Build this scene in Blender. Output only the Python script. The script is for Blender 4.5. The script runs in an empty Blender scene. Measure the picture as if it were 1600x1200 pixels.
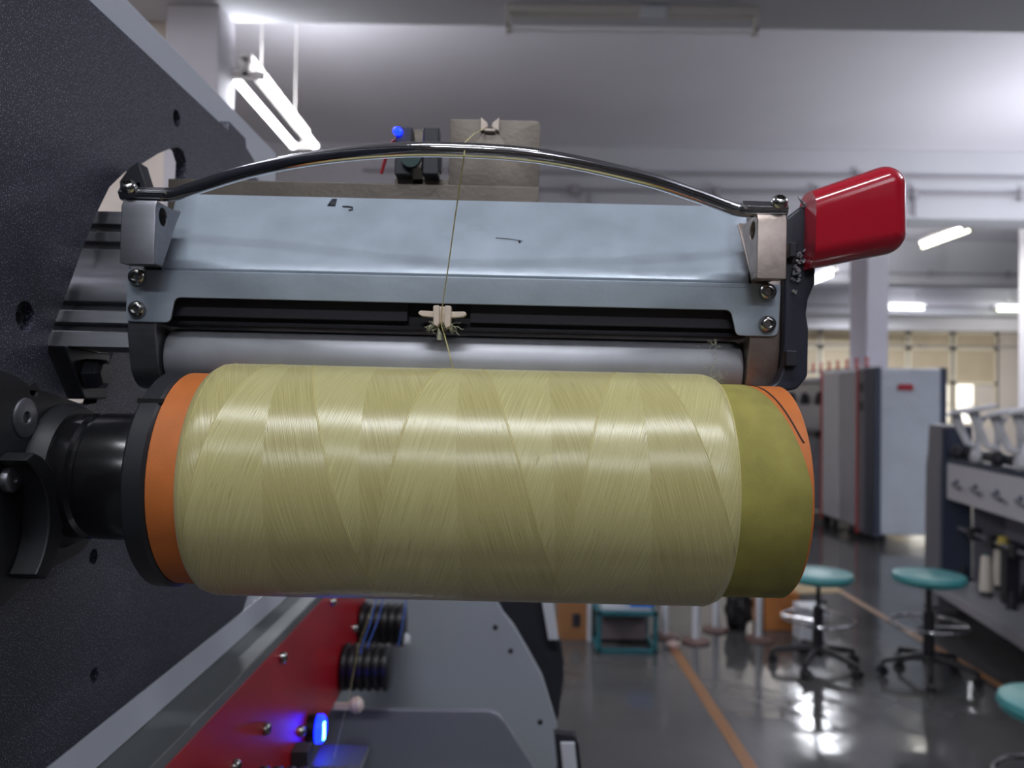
import bpy, bmesh, math, random
from mathutils import Vector, Matrix
random.seed(7)
C = bpy.context.scene.collection
PI = math.pi
EYE = 1.47                                    # height of the camera above the floor

# ------------------------------------------------------------------ camera, world, lights, exposure
FPX = 1250.0
cam_d = bpy.data.cameras.new('camera'); cam = bpy.data.objects.new('camera', cam_d); C.objects.link(cam)
bpy.context.scene.camera = cam
cam_d.sensor_width = 36; cam_d.lens = 36*FPX/1600; cam_d.clip_start = .01; cam_d.clip_end = 200
CM = Matrix.Rotation(PI/2+math.atan(20/FPX), 4, 'X') @ Matrix.Rotation(.013, 4, 'Z')
cam.matrix_world = Matrix.Translation((0, 0, EYE)) @ CM
cam_d.dof.use_dof = True; cam_d.dof.focus_distance = .335; cam_d.dof.aperture_fstop = 11.5

sc = bpy.context.scene
vs = sc.view_settings
sc.display_settings.display_device = 'sRGB'
vs.view_transform = 'Standard'; vs.look = 'None'; vs.gamma = 1; vs.use_curve_mapping = False
vs.exposure = 0.0
w = bpy.data.worlds.new('world'); sc.world = w; w.use_nodes = True
bgn = w.node_tree.nodes['Background']; bgn.inputs[0].default_value = (.74, .78, .9, 1); bgn.inputs[1].default_value = .10
sc.cycles.use_denoising = True
sc.cycles.max_bounces = 8; sc.cycles.diffuse_bounces = 4
sc.cycles.sample_clamp_indirect = 6

def area(name, loc, target, sx, sy, power, col=(.86, .91, 1)):
    l = bpy.data.lights.new(name, 'AREA'); l.shape = 'RECTANGLE'; l.size = sx; l.size_y = sy
    l.energy = power; l.color = col
    o = bpy.data.objects.new(name, l); C.objects.link(o)
    o.location = (loc[0], loc[1], loc[2]+EYE)
    d = Vector(target)-Vector(loc)
    o.rotation_euler = d.to_track_quat('-Z', 'Y').to_euler()
    return o
def bay(name, x, y, z, sx, sy, power, up=.5, col=(.90, .93, 1)):
    """light of a seen lamp, or added fill: down and up onto the ceiling"""
    area(name, (x, y, z), (x, y, z-1), sx, sy, power, col)
    if up: area(name+'_up', (x, y, z+.12), (x, y+.001, z+2), sx, sy, power*up, col)
# tube lamps above and behind the camera, then added fill lights
area('tube_light_overhead', (.0, -.55, 1.75), (-.02, .37, 0), 1.3, .10, 22, (.93, .95, 1))
area('tube_light_rear', (-.2, -3.1, 1.93), (-.1, .37, 0), 1.2, .10, 24, (.90, .93, 1))
bay('lamp_or_fill_light', 3.4, 1.2, 1.95, .15, 1.2, 30, 1.8)  # this and the next two: added lights standing in for unseen fixtures
bay('lamp_or_fill_light', 2.0, -3.0, 1.9, 1.2, .15, 8, 5)
bay('lamp_or_fill_light', -2.2, 1.6, 1.95, .2, 1.2, 30, .9)
bay('lamp_or_fill_light', 7.5, 5.9, .9, .2, 1.2, 14, 9)  # this and the next: low unseen fill, added to brighten the ceiling
bay('lamp_or_fill_light', 4.8, 6.0, .4, .4, 1.2, 14, 4.5)
# lamps seen in the picture: their light (glowing tubes built further down), then added fill
bay('twin_tube_light', -1.36, 4.57, 1.56, .16, 1.1, 34, 1.0)
bay('lamp_or_fill_light', 5.63, 10.4, 2.05, .1, 1.2, 26, 1.2, (1, 1, .90))
bay('lamp_or_fill_light', 4.43, 11.55, 1.68, .1, 1.1, 50, .8)
bay('lamp_or_fill_light', 8.0, 16.2, 1.8, .7, .1, 60, .12)
bay('lamp_or_fill_light', 10.2, 16.2, 1.8, .7, .1, 60, .12)
bay('lamp_or_fill_light', 8.5, 14.5, 2.25, 1.2, .15, 150, .1)  # this and the next two: unseen fill lights added for the far end
area('lamp_or_fill_light', (13.4, 18.6, 1.3), (10, 22, .9), .3, 1.2, 50, (1, .97, .92))
bay('lamp_or_fill_light', 9.0, 19.6, 2.2, 1.2, .15, 120, .1)
# daylight through the windows in the far wall
area('daylight', (11.5, 21.9, 0), (8, 10, -1), 1.3, 1.0, 10, (1, .97, .92))

# ------------------------------------------------------------------ small helpers
def srgb(r, g, b):
    f = lambda c: (c/255)/12.92 if c/255 <= .04045 else ((c/255+.055)/1.055)**2.4
    return (f(r), f(g), f(b), 1)

MATS = {}
def mat(name, col, rough=.5, metal=0., bump=0., bscale=200., var=0., vscale=20., emit=None, estr=0., coat=0., spec=.5, stretch=None, rvar=0.):
    if name in MATS: return MATS[name]
    m = bpy.data.materials.new(name); m.use_nodes = True; MATS[name] = m
    nt = m.node_tree; N = nt.nodes; L = nt.links; b = N['Principled BSDF']
    b.inputs['Base Color'].default_value = srgb(*col); b.inputs['Roughness'].default_value = rough
    b.inputs['Metallic'].default_value = metal; b.inputs['Coat Weight'].default_value = coat
    b.inputs['Coat Roughness'].default_value = .08
    b.inputs['Specular IOR Level'].default_value = spec
    if emit: b.inputs['Emission Color'].default_value = srgb(*emit); b.inputs['Emission Strength'].default_value = estr
    tc = N.new('ShaderNodeTexCoord'); mp = N.new('ShaderNodeMapping'); L.new(tc.outputs['Object'], mp.inputs[0])
    if stretch: mp.inputs['Scale'].default_value = stretch
    if var or rvar:
        n = N.new('ShaderNodeTexNoise'); n.inputs['Scale'].default_value = vscale; n.inputs['Detail'].default_value = 5
        L.new(mp.outputs[0], n.inputs['Vector'])
        if var:
            mx = N.new('ShaderNodeMix'); mx.data_type = 'RGBA'
            c = srgb(*col)
            mx.inputs[6].default_value = tuple(min(1, x*(1-var)) for x in c[:3])+(1,)
            mx.inputs[7].default_value = tuple(min(1, x*(1+var)) for x in c[:3])+(1,)
            rp = N.new('ShaderNodeMapRange'); rp.inputs[1].default_value = .3; rp.inputs[2].default_value = .7
            L.new(n.outputs[0], rp.inputs[0]); L.new(rp.outputs[0], mx.inputs[0]); L.new(mx.outputs[2], b.inputs['Base Color'])
        if rvar:
            r2 = N.new('ShaderNodeMapRange'); r2.inputs[1].default_value = .3; r2.inputs[2].default_value = .7
            r2.inputs[3].default_value = max(.02, rough-rvar); r2.inputs[4].default_value = min(1, rough+rvar)
            L.new(n.outputs[0], r2.inputs[0]); L.new(r2.outputs[0], b.inputs['Roughness'])
    if bump:
        n2 = N.new('ShaderNodeTexNoise'); n2.inputs['Scale'].default_value = bscale; n2.inputs['Detail'].default_value = 3
        L.new(mp.outputs[0], n2.inputs['Vector'])
        bp = N.new('ShaderNodeBump'); bp.inputs['Strength'].default_value = bump; bp.inputs['Distance'].default_value = .5/bscale
        L.new(n2.outputs[0], bp.inputs['Height']); L.new(bp.outputs[0], b.inputs['Normal'])
    return m

def tag(o, label=None, cat=None, group=None, kind=None):
    if label: o['label'] = label
    if cat: o['category'] = cat
    if group: o['group'] = group
    if kind: o['kind'] = kind
    return o

def thing(name, label, cat, loc=(0, 0, 0), rot=(0, 0, 0), group=None):
    """an Empty at the thing's base; loc is relative to the camera's foot, z above the floor"""
    o = bpy.data.objects.new(name, None); C.objects.link(o); o.empty_display_size = .05
    o.location = loc; o.rotation_euler = rot
    return tag(o, label, cat, group)

class MB:
    """collects shapes into one mesh; ORIGIN is subtracted when built"""
    def __init__(s): s.bm = bmesh.new()
    def box(s, x0, x1, y0, y1, z0, z1):
        v = [s.bm.verts.new(p) for p in ((x0,y0,z0),(x1,y0,z0),(x1,y1,z0),(x0,y1,z0),(x0,y0,z1),(x1,y0,z1),(x1,y1,z1),(x0,y1,z1))]
        for f in ((0,3,2,1),(4,5,6,7),(0,1,5,4),(1,2,6,5),(2,3,7,6),(3,0,4,7)): s.bm.faces.new([v[i] for i in f])
        return s
    def prism(s, poly, axis, a, b):
        """poly in the two other axes (x: (y,z); y: (x,z); z: (x,y))"""
        def mk(p, t):
            return (t, p[0], p[1]) if axis == 'x' else (p[0], t, p[1]) if axis == 'y' else (p[0], p[1], t)
        A = [s.bm.verts.new(mk(p, a)) for p in poly]; B = [s.bm.verts.new(mk(p, b)) for p in poly]
        n = len(poly); s.bm.faces.new(A); s.bm.faces.new(B[::-1])
        for i in range(n): s.bm.faces.new((A[i], B[i], B[(i+1) % n], A[(i+1) % n]))
        return s
    def lathe(s, prof, org, axis, seg=32, cap=True):
        """prof: (radius, distance along the axis)"""
        ax = Vector(axis).normalized(); q = ax.to_track_quat('Z', 'Y').to_matrix(); o = Vector(org)
        rings = []
        for r, h in prof:
            if r < 1e-7: rings.append([s.bm.verts.new(o+ax*h)])
            else: rings.append([s.bm.verts.new(o+q@Vector((r*math.cos(2*PI*i/seg), r*math.sin(2*PI*i/seg), h))) for i in range(seg)])
        for A, B in zip(rings, rings[1:]):
            for i in range(seg):
                j = (i+1) % seg
                if len(A) == 1 and len(B) == 1: continue
                if len(A) == 1: s.bm.faces.new((A[0], B[j], B[i]))
                elif len(B) == 1: s.bm.faces.new((A[i], A[j], B[0]))
                else: s.bm.faces.new((A[i], A[j], B[j], B[i]))
        if cap:
            if len(rings[0]) > 1: s.bm.faces.new(rings[0][::-1])
            if len(rings[-1]) > 1: s.bm.faces.new(rings[-1])
        return s
    def cyl(s, org, axis, r, h, seg=32): return s.lathe([(r, 0), (r, h)], org, axis, seg)
    def tube(s, path, r, seg=12, close=False):
        P = [Vector(p) for p in path]; n = len(P); rings = []; up = None
        for i in range(n):
            if close: t = P[(i+1) % n]-P[i-1]
            else: t = P[min(i+1, n-1)]-P[max(i-1, 0)]
            t.normalize()
            if up is None:
                up = t.cross(Vector((0, 0, 1)) if abs(t.z) < .9 else Vector((1, 0, 0))).normalized()
            up = (up-t*up.dot(t)).normalized(); b = t.cross(up)
            rr = r[i] if isinstance(r, (list, tuple)) else r
            rings.append([s.bm.verts.new(P[i]+up*rr*math.cos(2*PI*k/seg)+b*rr*math.sin(2*PI*k/seg)) for k in range(seg)])
        m = n if close else n-1
        for i in range(m):
            A, B = rings[i], rings[(i+1) % n]
            for k in range(seg): s.bm.faces.new((A[k], A[(k+1) % seg], B[(k+1) % seg], B[k]))
        if not close: s.bm.faces.new(rings[0][::-1]); s.bm.faces.new(rings[-1])
        return s
    def grid(s, rows):
        V = [[s.bm.verts.new(p) for p in row] for row in rows]
        for a, b in zip(V, V[1:]):
            for i in range(len(a)-1): s.bm.faces.new((a[i], a[i+1], b[i+1], b[i]))
        return s
    def build(s, name, m, parent=None, bevel=0, smooth=True, seg=2, solid=0, angle=35, local=False):
        """world shapes -> child in the parent's (untilted) frame"""
        if parent is not None and not local:
            r = parent
            while r.parent: r = r.parent
            for v in s.bm.verts: v.co -= r.location
        bmesh.ops.recalc_face_normals(s.bm, faces=s.bm.faces[:])
        me = bpy.data.meshes.new(name); s.bm.to_mesh(me); s.bm.free(); me.materials.append(m)
        return link(name, me, parent, bevel, smooth, seg, solid, angle)

def link(name, me, parent=None, bevel=0, smooth=True, seg=2, solid=0, angle=35):
    o = bpy.data.objects.new(name, me); C.objects.link(o); o.parent = parent
    if smooth:
        for p in me.polygons: p.use_smooth = True
        me.set_sharp_from_angle(angle=math.radians(angle))
    if solid:
        md = o.modifiers.new('thickness', 'SOLIDIFY'); md.thickness = solid; md.offset = 0
    if bevel:
        md = o.modifiers.new('bevel', 'BEVEL'); md.width = bevel; md.segments = seg; md.limit_method = 'ANGLE'; md.angle_limit = math.radians(40)
        md.harden_normals = True
    return o

def plate2d(name, outer, holes, thick, m, parent, plane, at, bevel=0):
    """flat plate with holes; plane 'x': points are (y,z), plane 'y': points are (x,z); AT is the plate's middle on that axis"""
    cu = bpy.data.curves.new(name, 'CURVE'); cu.dimensions = '2D'; cu.fill_mode = 'BOTH'; cu.extrude = thick/2-bevel; cu.bevel_depth = bevel; cu.offset = -bevel
    for pl in [outer]+holes:
        sp = cu.splines.new('POLY'); sp.points.add(len(pl)-1); sp.use_cyclic_u = True
        for p, q in zip(sp.points, pl): p.co = (q[0], q[1], 0, 1)
    t = bpy.data.objects.new('tmp', cu); C.objects.link(t)
    dg = bpy.context.evaluated_depsgraph_get(); me = bpy.data.meshes.new_from_object(t.evaluated_get(dg))
    bpy.data.objects.remove(t); bpy.data.curves.remove(cu)
    org = Vector((0, 0, 0))
    if parent is not None:
        r = parent
        while r.parent: r = r.parent
        org = r.location
    for v in me.vertices:
        a, b, c = v.co
        v.co = Vector((at+c, a, b) if plane == 'x' else (a, at+c, b))-org
    bm = bmesh.new(); bm.from_mesh(me); bmesh.ops.remove_doubles(bm, verts=bm.verts[:], dist=1e-6); bmesh.ops.recalc_face_normals(bm, faces=bm.faces[:]); bm.to_mesh(me); bm.free()
    me.name = name; me.materials.clear(); me.materials.append(m)
    return link(name, me, parent)

def circle(cy, cz, r, n=20): return [(cy+r*math.cos(2*PI*i/n), cz+r*math.sin(2*PI*i/n)) for i in range(n)]
def rounded(pts, rad, seg=5):
    """polygon with rounded corners; rad a number or list"""
    out = []; n = len(pts)
    for i, p in enumerate(pts):
        r = rad[i] if isinstance(rad, (list, tuple)) else rad
        a = Vector(pts[i-1]); b = Vector(p); c = Vector(pts[(i+1) % n])
        if r <= 0: out.append(tuple(b)); continue
        u = (a-b).normalized(); v = (c-b).normalized(); ang = u.angle(v)
        d = min(r/math.tan(ang/2), (a-b).length*.49, (c-b).length*.49)
        p0 = b+u*d; p1 = b+v*d
        for k in range(seg+1):
            t = k/seg; out.append(tuple((1-t)**2*p0+2*t*(1-t)*b+t*t*p1))
    return out
def E(z): return z+EYE                     # height given relative to the eye
def EP(pts): return [(a, b+EYE) for a, b in pts]

def flatscrew(parent, pos, r, m):
    MB().lathe([(r, -.002), (r, .0006), (r*.9, .0011), (r*.32, .0011), (r*.28, .0), (0, .0)], pos, (1, 0, 0), 28).build('allen_screw', m, parent, angle=50)
def Pw(px, py, y):
    d = CM.to_3x3() @ Vector(((px-800)/FPX, (600-py)/FPX, -1)); d = d*(y/d.y); return (d.x, d.y, E(d.z))
def screw(parent, pos, axis, r=.004, m=None, name='screw', h=.55):
    mb = MB(); hh = r*h
    mb.lathe([(r, 0), (r, hh*.35), (r*.93, hh*.7), (r*.7, hh), (r*.5, hh*1.05), (r*.45, hh*.3), (0, hh*.25)], pos, axis, 24)
    return mb.build(name, m or M_screw, parent, angle=60)

# ------------------------------------------------------------------ materials
M_plate = mat('charcoal_powder_coat', (36, 39, 54), .42, bump=.9, bscale=1700, var=.12, vscale=8, spec=.6)
def add_flecks(m, scale, col, lo, hi):
    """fine metallic flecks in a powder coat"""
    nt = m.node_tree; N = nt.nodes; L = nt.links; b = N['Principled BSDF']; src = b.inputs['Base Color'].links[0].from_socket
    tc = N.new('ShaderNodeTexCoord'); n = N.new('ShaderNodeTexNoise'); n.inputs['Scale'].default_value = scale; n.inputs['Detail'].default_value = 1
    L.new(tc.outputs['Object'], n.inputs['Vector'])
    r = N.new('ShaderNodeMapRange'); r.inputs[1].default_value = lo; r.inputs[2].default_value = hi; L.new(n.outputs[0], r.inputs[0])
    mx = N.new('ShaderNodeMix'); mx.data_type = 'RGBA'; L.new(r.outputs[0], mx.inputs[0]); L.new(src, mx.inputs[6]); mx.inputs[7].default_value = srgb(*col)
    L.new(mx.outputs[2], b.inputs['Base Color'])
add_flecks(M_plate, 1300, (160, 162, 185), .60, .70)
M_dark = mat('black_coat', (40, 41, 48), .4, bump=.1, bscale=900)
M_boss = mat('dark_housing', (26, 27, 32), .5, bump=.15, bscale=1500)
M_black_gloss = mat('black_gloss', (22, 22, 25), .22)
M_rail = mat('silver_paint', (205, 211, 220), .4, bump=.25, bscale=1500)
M_ledge = mat('grey_green_aluminium', (104, 108, 108), .55)
M_alu = mat('machined_aluminium', (128, 129, 135), .38, metal=.85, bump=.06, bscale=600, stretch=(1, 1, 6), var=.08, vscale=60)
M_alu_warm = mat('worn_warm_aluminium', (160, 148, 140), .4, metal=.8, bump=.12, bscale=500, var=.2, vscale=90)
M_sheet = mat('scuffed_grey_sheet', (164, 176, 188), .38, metal=.2, bump=.06, bscale=120, var=.07, vscale=35, rvar=.08)
M_roller = mat('satin_roller', (168, 170, 176), .48, metal=.45, var=.06, vscale=80)
M_chrome = mat('polished_steel', (190, 190, 192), .09, metal=1, bump=.02, bscale=300)
M_screw = mat('screw_steel', (175, 175, 172), .22, metal=1)
M_steel = mat('brushed_stainless', (112, 105, 97), .4, metal=.7, bump=.1, bscale=350, var=.12, vscale=40)
M_red = mat('glossy_red_grip', (178, 24, 44), .16, coat=.6)
M_red_panel = mat('red_panel_paint', (168, 24, 34), .36)
M_ceramic = mat('cream_ceramic', (222, 205, 190), .35)
M_lint = mat('lint', (225, 226, 200), .9)
M_thread = mat('cream_thread', (200, 190, 132), .6)
M_tube = mat('orange_board_tube', (192, 107, 46), .6, var=.12, vscale=50, bump=.1, bscale=900)
M_olive = mat('olive_sleeve_paper', (150, 143, 70), .8, var=.12, vscale=90, bump=.25, bscale=900)
M_rubber = mat('black_rubber', (24, 24, 28), .4)
M_disc = mat('grey_guard_paint', (158, 165, 172), .45)
M_cover = mat('dark_grey_guard_paint', (116, 119, 127), .45)
M_plastic_white = mat('white_plastic', (205, 208, 215), .4)
M_bluethread = mat('blue_thread', (60, 100, 190), .6)
M_led = mat('blue_led', (30, 60, 255), .3, emit=(5, 18, 255), estr=16)
M_led_core = mat('blue_led_core', (120, 190, 255), .3, emit=(90, 190, 255), estr=14)

# ------------------------------------------------------------------ room
M_floor = mat('polished_concrete', (80, 80, 80), .13, var=.18, vscale=1.3, bump=.03, bscale=3, spec=.6, rvar=.06)
M_ceil = mat('ceiling_paint', (218, 215, 222), .9, var=.04, vscale=.8)
M_beam = mat('beam_paint', (205, 205, 210), .9, var=.04, vscale=1)
M_wall = mat('cream_wall_paint', (226, 216, 206), .9, var=.03, vscale=1)
M_col = mat('white_column_paint', (240, 237, 248), .8)
M_blind = mat('beige_panel', (205, 190, 162), .7, var=.05, vscale=3)
M_winframe = mat('cream_window_frame', (232, 222, 200), .6)
M_daypane = mat('bright_window_pane', (255, 252, 240), .3, emit=(255, 250, 240), estr=1.5)
M_tubeglow = mat('lit_tube', (255, 255, 255), .3, emit=(245, 248, 255), estr=10)
M_tubeglow_y = mat('lit_tube_warm', (255, 255, 240), .3, emit=(250, 255, 215), estr=9)
M_tubeoff = mat('unlit_tube', (240, 240, 242), .3)
M_fix = mat('fixture_enamel', (205, 200, 195), .5)
M_pipe = mat('conduit_paint', (165, 163, 168), .6)
M_line = mat('orange_floor_paint', (140, 94, 52), .4)

def struct(name, mb, m, **k): return tag(mb.build(name, m, **k), kind='structure')
struct('floor', MB().box(-8, 18, -8, 24, -.1, 0), M_floor)
CEIL = E(2.5)
struct('ceiling', MB().box(-8, 18, -8, 24, CEIL, CEIL+.15), M_ceil)
struct('wall_front', MB().box(-8, 18, -8.1, -8, 0, CEIL), M_wall)
struct('wall_left', MB().box(-3.2, -3.0, 1.2, 24, 0, CEIL), M_wall)
mb = MB(); Y0 = 22
# far wall with openings left for windows: solid bands
mb.box(-3, 18, Y0, Y0+.2, E(1.97), CEIL); mb.box(-3, 18, Y0, Y0+.2, 0, E(-.62)); mb.box(-3, 6.2, Y0, Y0+.2, E(-.62), E(1.97))
mb.box(13.4, 18, Y0, Y0+.2, E(-.62), E(1.97))
struct('wall_back', mb, M_wall, smooth=False)
BEAMS = [(-5.3, 1.84), (-.95, 1.84), (3.5, 1.84), (7.9, 1.82), (12.3, 1.82), (16.7, 1.82), (21.0, 1.9)]
for i, (y, z) in enumerate(BEAMS):
    struct('trim_%d' % (i+1), MB().box(-3, 18, y, y+.45, E(z), CEIL), M_beam, bevel=.01)
struct('trim_8', MB().box(-1.66, -1.41, 3.76, 3.98, 0, E(1.84)), mat('grey_column_paint', (200, 196, 202), .85), bevel=.005)        # near column
struct('wall_corner', MB().box(-3, -1.67, 3.96, 4.1, 0, CEIL), M_wall)
struct('trim_9', MB().box(4.17, 4.42, 9.4, 9.9, 0, CEIL), M_col, bevel=.01)                    # white column
struct('trim_10', MB().box(6.52, 6.94, 9.9, 10.3, 0, CEIL), M_col, bevel=.01)                  # column at the frame's edge
struct('trim_11', MB().box(-3, 4.2, 12.3, 12.5, 0, E(1.9)), M_wall)                           # partition far behind the machine
# floor lines
struct('trim_12', MB().box(.945, 1.0, -1, 4.8, .0, .002), M_line, smooth=False)
struct('trim_13', MB().box(2.53, 2.585, -1, 9, .0, .002), M_line, smooth=False)
# far windows: beige panels over bright panes
n = 0
for (x0, x1) in ((6.6, 8.45), (8.5, 9.65), (9.7, 10.88), (10.93, 12.1), (12.17, 13.35)):
    n += 1
    w_ = MB()
    for (a, b, c, d) in ((x0, x0+.07, -.6, 1.95), (x1-.07, x1, -.6, 1.95), (x0, x1, 1.88, 1.95), (x0, x1, 1.44, 1.52), (x0, x1, .5, .58), (x0, x1, -.62, -.55)):
        w_.box(a, b, Y0+.02, Y0+.1, E(c), E(d))
    fr = struct('window_%d' % n, w_, M_winframe, smooth=False)
    MB().box(x0+.05, x1-.05, Y0+.05, Y0+.07, E(.55), E(1.9)).build('beige_panel', M_blind, fr, local=True)
    if x0 > 10.9:
        if x1 < 12.5: MB().box(x0+.05, x1-.05, Y0+.06, Y0+.08, E(-.58), E(.52)).build('pane', M_daypane, fr, local=True)
        else:
            MB().box(x0+.05, x0+.55, Y0+.06, Y0+.08, E(-.58), E(.52)).build('pane', M_daypane, fr, local=True)
            MB().box(x0+.55, x1-.05, Y0+.06, Y0+.08, E(-.58), E(.52)).build('cream_panel', M_wall, fr, local=True)
    else: MB().box(x0+.05, x1-.05, Y0+.06, Y0+.08, E(-.58), E(.52)).build('lower_panel', M_blind, fr, local=True)
    mb = MB(); mb.box((x0+x1)/2-.02, (x0+x1)/2+.02, Y0+.03, Y0+.05, E(-.55), E(.5)); mb.box(x0, x1, Y0+.03, Y0+.05, E(-.07), E(-.03))
    mb.build('glazing_bar', M_winframe, fr, local=True)

# conduits on the beams
def conduit(z, y, x0, x1, lab, clips, drops=()):
    t = thing('conduit', lab, 'pipe', (x0, y, E(z)))
    mb = MB().cyl((x0, y, E(z)), (1, 0, 0), .016, x1-x0, 10)
    for dx, dz in drops: mb.cyl((dx, y, E(z)), (0, 0, -1), .014, dz, 10)
    mb.build('pipe', M_pipe, t)
    for c in clips: MB().box(c-.03, c+.03, y-.03, y+.03, E(z)-.05, E(z)+.05).build('clip', M_pipe, t, bevel=.006)
conduit(2.05, 7.86, -1.5, 12, 'painted conduit running along the beam behind the red grip', (.6, 2.0, 3.0, 3.95, 5.0, 6.0), ((.73, .2), (3.0, .2), (3.95, .22)))
conduit(2.22, 7.87, -1.5, 12, 'thinner conduit above the clipped one on the same beam', (1.2, 3.4, 5.6))
conduit(1.98, 12.26, 3, 16, 'conduit on the beam behind the white column', (5.2, 6.4, 7.6))
conduit(2.0, 16.66, 3, 16, 'conduit on the farthest beam above the beige windows', (7.5, 10))
conduit(1.55, 21.9, 6, 16, 'conduit low on the back wall across the window tops', (7.3, 9.6, 11.3, 13.3))

# tube lamps
def lamp(name, lab, p0, p1, glow, twin=False, body=True):
    """p0, p1: ends of the tube, z relative to the eye"""
    a = Vector((p0[0], p0[1], E(p0[2]))); b = Vector((p1[0], p1[1], E(p1[2]))); d = (b-a).normalized(); L_ = (b-a).length
    s = d.cross(Vector((0, 0, 1))).normalized(); up = Vector((0, 0, 1))
    t = thing(name, lab, 'lamp', tuple((a+b)/2+up*.07))
    def slab(mb, c0, c1, hw, hh):
        v = []
        for c in (c0, c1):
            for sx, sz in ((-1, -1), (1, -1), (1, 1), (-1, 1)): v.append(mb.bm.verts.new(c+s*hw*sx+up*hh*sz))
        for f in ((0,1,2,3),(7,6,5,4),(0,4,5,1),(1,5,6,2),(2,6,7,3),(3,7,4,0)): mb.bm.faces.new([v[i] for i in f])
    mb = MB(); slab(mb, a+up*.085, b+up*.085, .03 if twin else .035, .02); mb.build('batten', M_fix, t, bevel=.004)
    for o in ((-.07, .07) if twin else (0,)):
        MB().cyl(tuple(a+d*.03+s*o), tuple(d), .020 if twin else .014, L_-.06, 14).build('tube', glow, t)
    for e, q in ((a, d), (b, -d)):
        mb = MB(); slab(mb, e, e+q*.03, .095 if twin else .02, .02); slab(mb, e+up*.04, e+q*.02+up*.04, .02, .05)
        mb.build('lamp_holder', M_fix, t, bevel=.004)
    top = min((E(1.84) if abs(a.y-3.75) < .1 else CEIL), CEIL)-a.z-.005
    for c0, c1 in ((a+d*.25, a+d*.255), (b-d*.255, b-d*.25)):
        hh = (top-.1)/2; mb = MB(); slab(mb, c0+up*(.1+hh), c1+up*(.1+hh), .0025, hh); mb.build('bracket', M_fix, t)
    return t
t = lamp('tube_lamp', 'unlit single tube lamp fixed under the near ceiling beam', (-.05, 3.75, 1.74), (1.14, 3.75, 1.74), M_tubeoff)
MB().box(.58, .70, 3.70, 3.745, E(1.775), E(1.835)).build('ballast_box', M_plastic_white, t, bevel=.004)
MB().tube([(.68, 3.72, E(1.83)), (.72, 3.72, E(1.85)), (.76, 3.72, E(1.9)), (.79, 3.7, E(1.84))], .006, 8).build('cable', M_fix, t)
lamp('tube_lamp', 'glaring twin tube lamp beyond the dark machine plate', (-1.36, 3.99, 1.60), (-1.36, 5.16, 1.60), M_tubeglow, twin=True)
lamp('tube_lamp', 'slanting yellowish lit tube lamp in the bay just past the red grip', (5.63, 9.8, 2.13), (5.63, 11.0, 2.13), M_tubeglow_y, twin=False)
lamp('tube_lamp', 'white lit tube lamp just behind the black handle bracket', (4.43, 11.0, 1.75), (4.43, 12.1, 1.75), M_tubeglow)
lamp('tube_lamp', 'white lit tube lamp hanging before the beige windows', (7.65, 16.3, 1.90), (8.4, 16.3, 1.90), M_tubeglow)
lamp('tube_lamp', 'yellowish lit tube lamp at the picture edge above the beige windows', (9.85, 16.3, 1.90), (10.7, 16.3, 1.90), M_tubeglow_y)

# ------------------------------------------------------------------ winding machine frame (static)
wm = thing('winding_machine', 'dark charcoal side plate and spindle housing of the winding machine carrying the bobbin', 'machine', (-.22, .42, 0))
XP = -.22
outer = [(-.15, -.18), (.665, -.18), (.679, -.168), (.679, .192), (.672, .197), (.652, .2015), (.650, .208), (.612, .209), (.610, .2015), (-.15, .2015)]
slot = [(.379, .018), (.379, .024), (.393, .047), (.407, .072), (.419, .092), (.433, .111), (.450, .124), (.470, .1345), (.491, .147), (.505, .154), (.520, .160), (.528, .160), (.534, .154), (.533, .136), (.515, .11), (.490, .08), (.462, .05), (.440, .021), (.424, -.006), (.400, -.008)]
holes = [slot, circle(.517, .178, .0055, 16), circle(.4245, -.0875, .0042, 14), circle(.4275, -.151, .0042, 14), circle(.3605, .0335, .0068, 18)]
plate2d('side_plate', EP(outer), [EP(h) for h in holes], .0075, M_plate, wm, 'x', XP-.00375, bevel=.0004)
screw(wm, (XP-.007, .3605, E(.0325)), (1, 0, 0), .0062, M_alu, 'recessed_screw')
MB().box(-.240, -.2280, -.15, .76, E(.190), E(.2295)).build('top_rail', M_rail, wm, bevel=.001)
MB().box(-.245, -.2285, -.15, .78, E(-.2024), E(-.17)).build('lower_rail', M_rail, wm, bevel=.001)
MB().box(-.2285, -.2205, -.15, .9, E(-.2024), E(-.181)).build('rail_face', M_rail, wm, bevel=.0006)
MB().box(-.2285, -.1925, -.15, .95, E(-.2115), E(-.2026)).build('ledge', M_ledge, wm, bevel=.0012)
# swing plate, hub and recessed ring around the spindle
AX, AZ = .37, -.0387
def arcpts(cy, cz, r, a0, a1, n): return [(cy+r*math.cos(a0+(a1-a0)*i/n), cz+r*math.sin(a0+(a1-a0)*i/n)) for i in range(n+1)]
lobes = arcpts(.318, -.040, .049, math.radians(60), math.radians(300), 24)+arcpts(.375, -.042, .037, math.radians(-75), math.radians(80), 16)
plate2d('swing_plate', EP(lobes), [EP(circle(.345, .0, .0024, 12))], .014, M_boss, wm, 'x', XP+.007, bevel=.001)
MB().lathe([(.047, 0), (.047, .005), (.044, .008), (.036, .008), (.033, .001), (.02, .001), (.0, .001)], (XP+.0135, .272, E(-.066)), (1, 0, 0), 48).build('bearing_ring', M_boss, wm)
MB().prism(EP(arcpts(.318, -.055, .031, -.9, 1.3, 14)+arcpts(.309, -.055, .029, 1.2, -.8, 12)), 'x', XP+.014, XP+.026).build('curved_lug', M_boss, wm, bevel=.001)
flatscrew(wm, (XP+.0138, .339, E(-.0115)), .0085, M_alu)
flatscrew(wm, (XP+.0165, .327, E(-.0365)), .0052, M_alu)
flatscrew(wm, (XP+.016, .354, E(-.0705)), .0052, M_alu)
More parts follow.
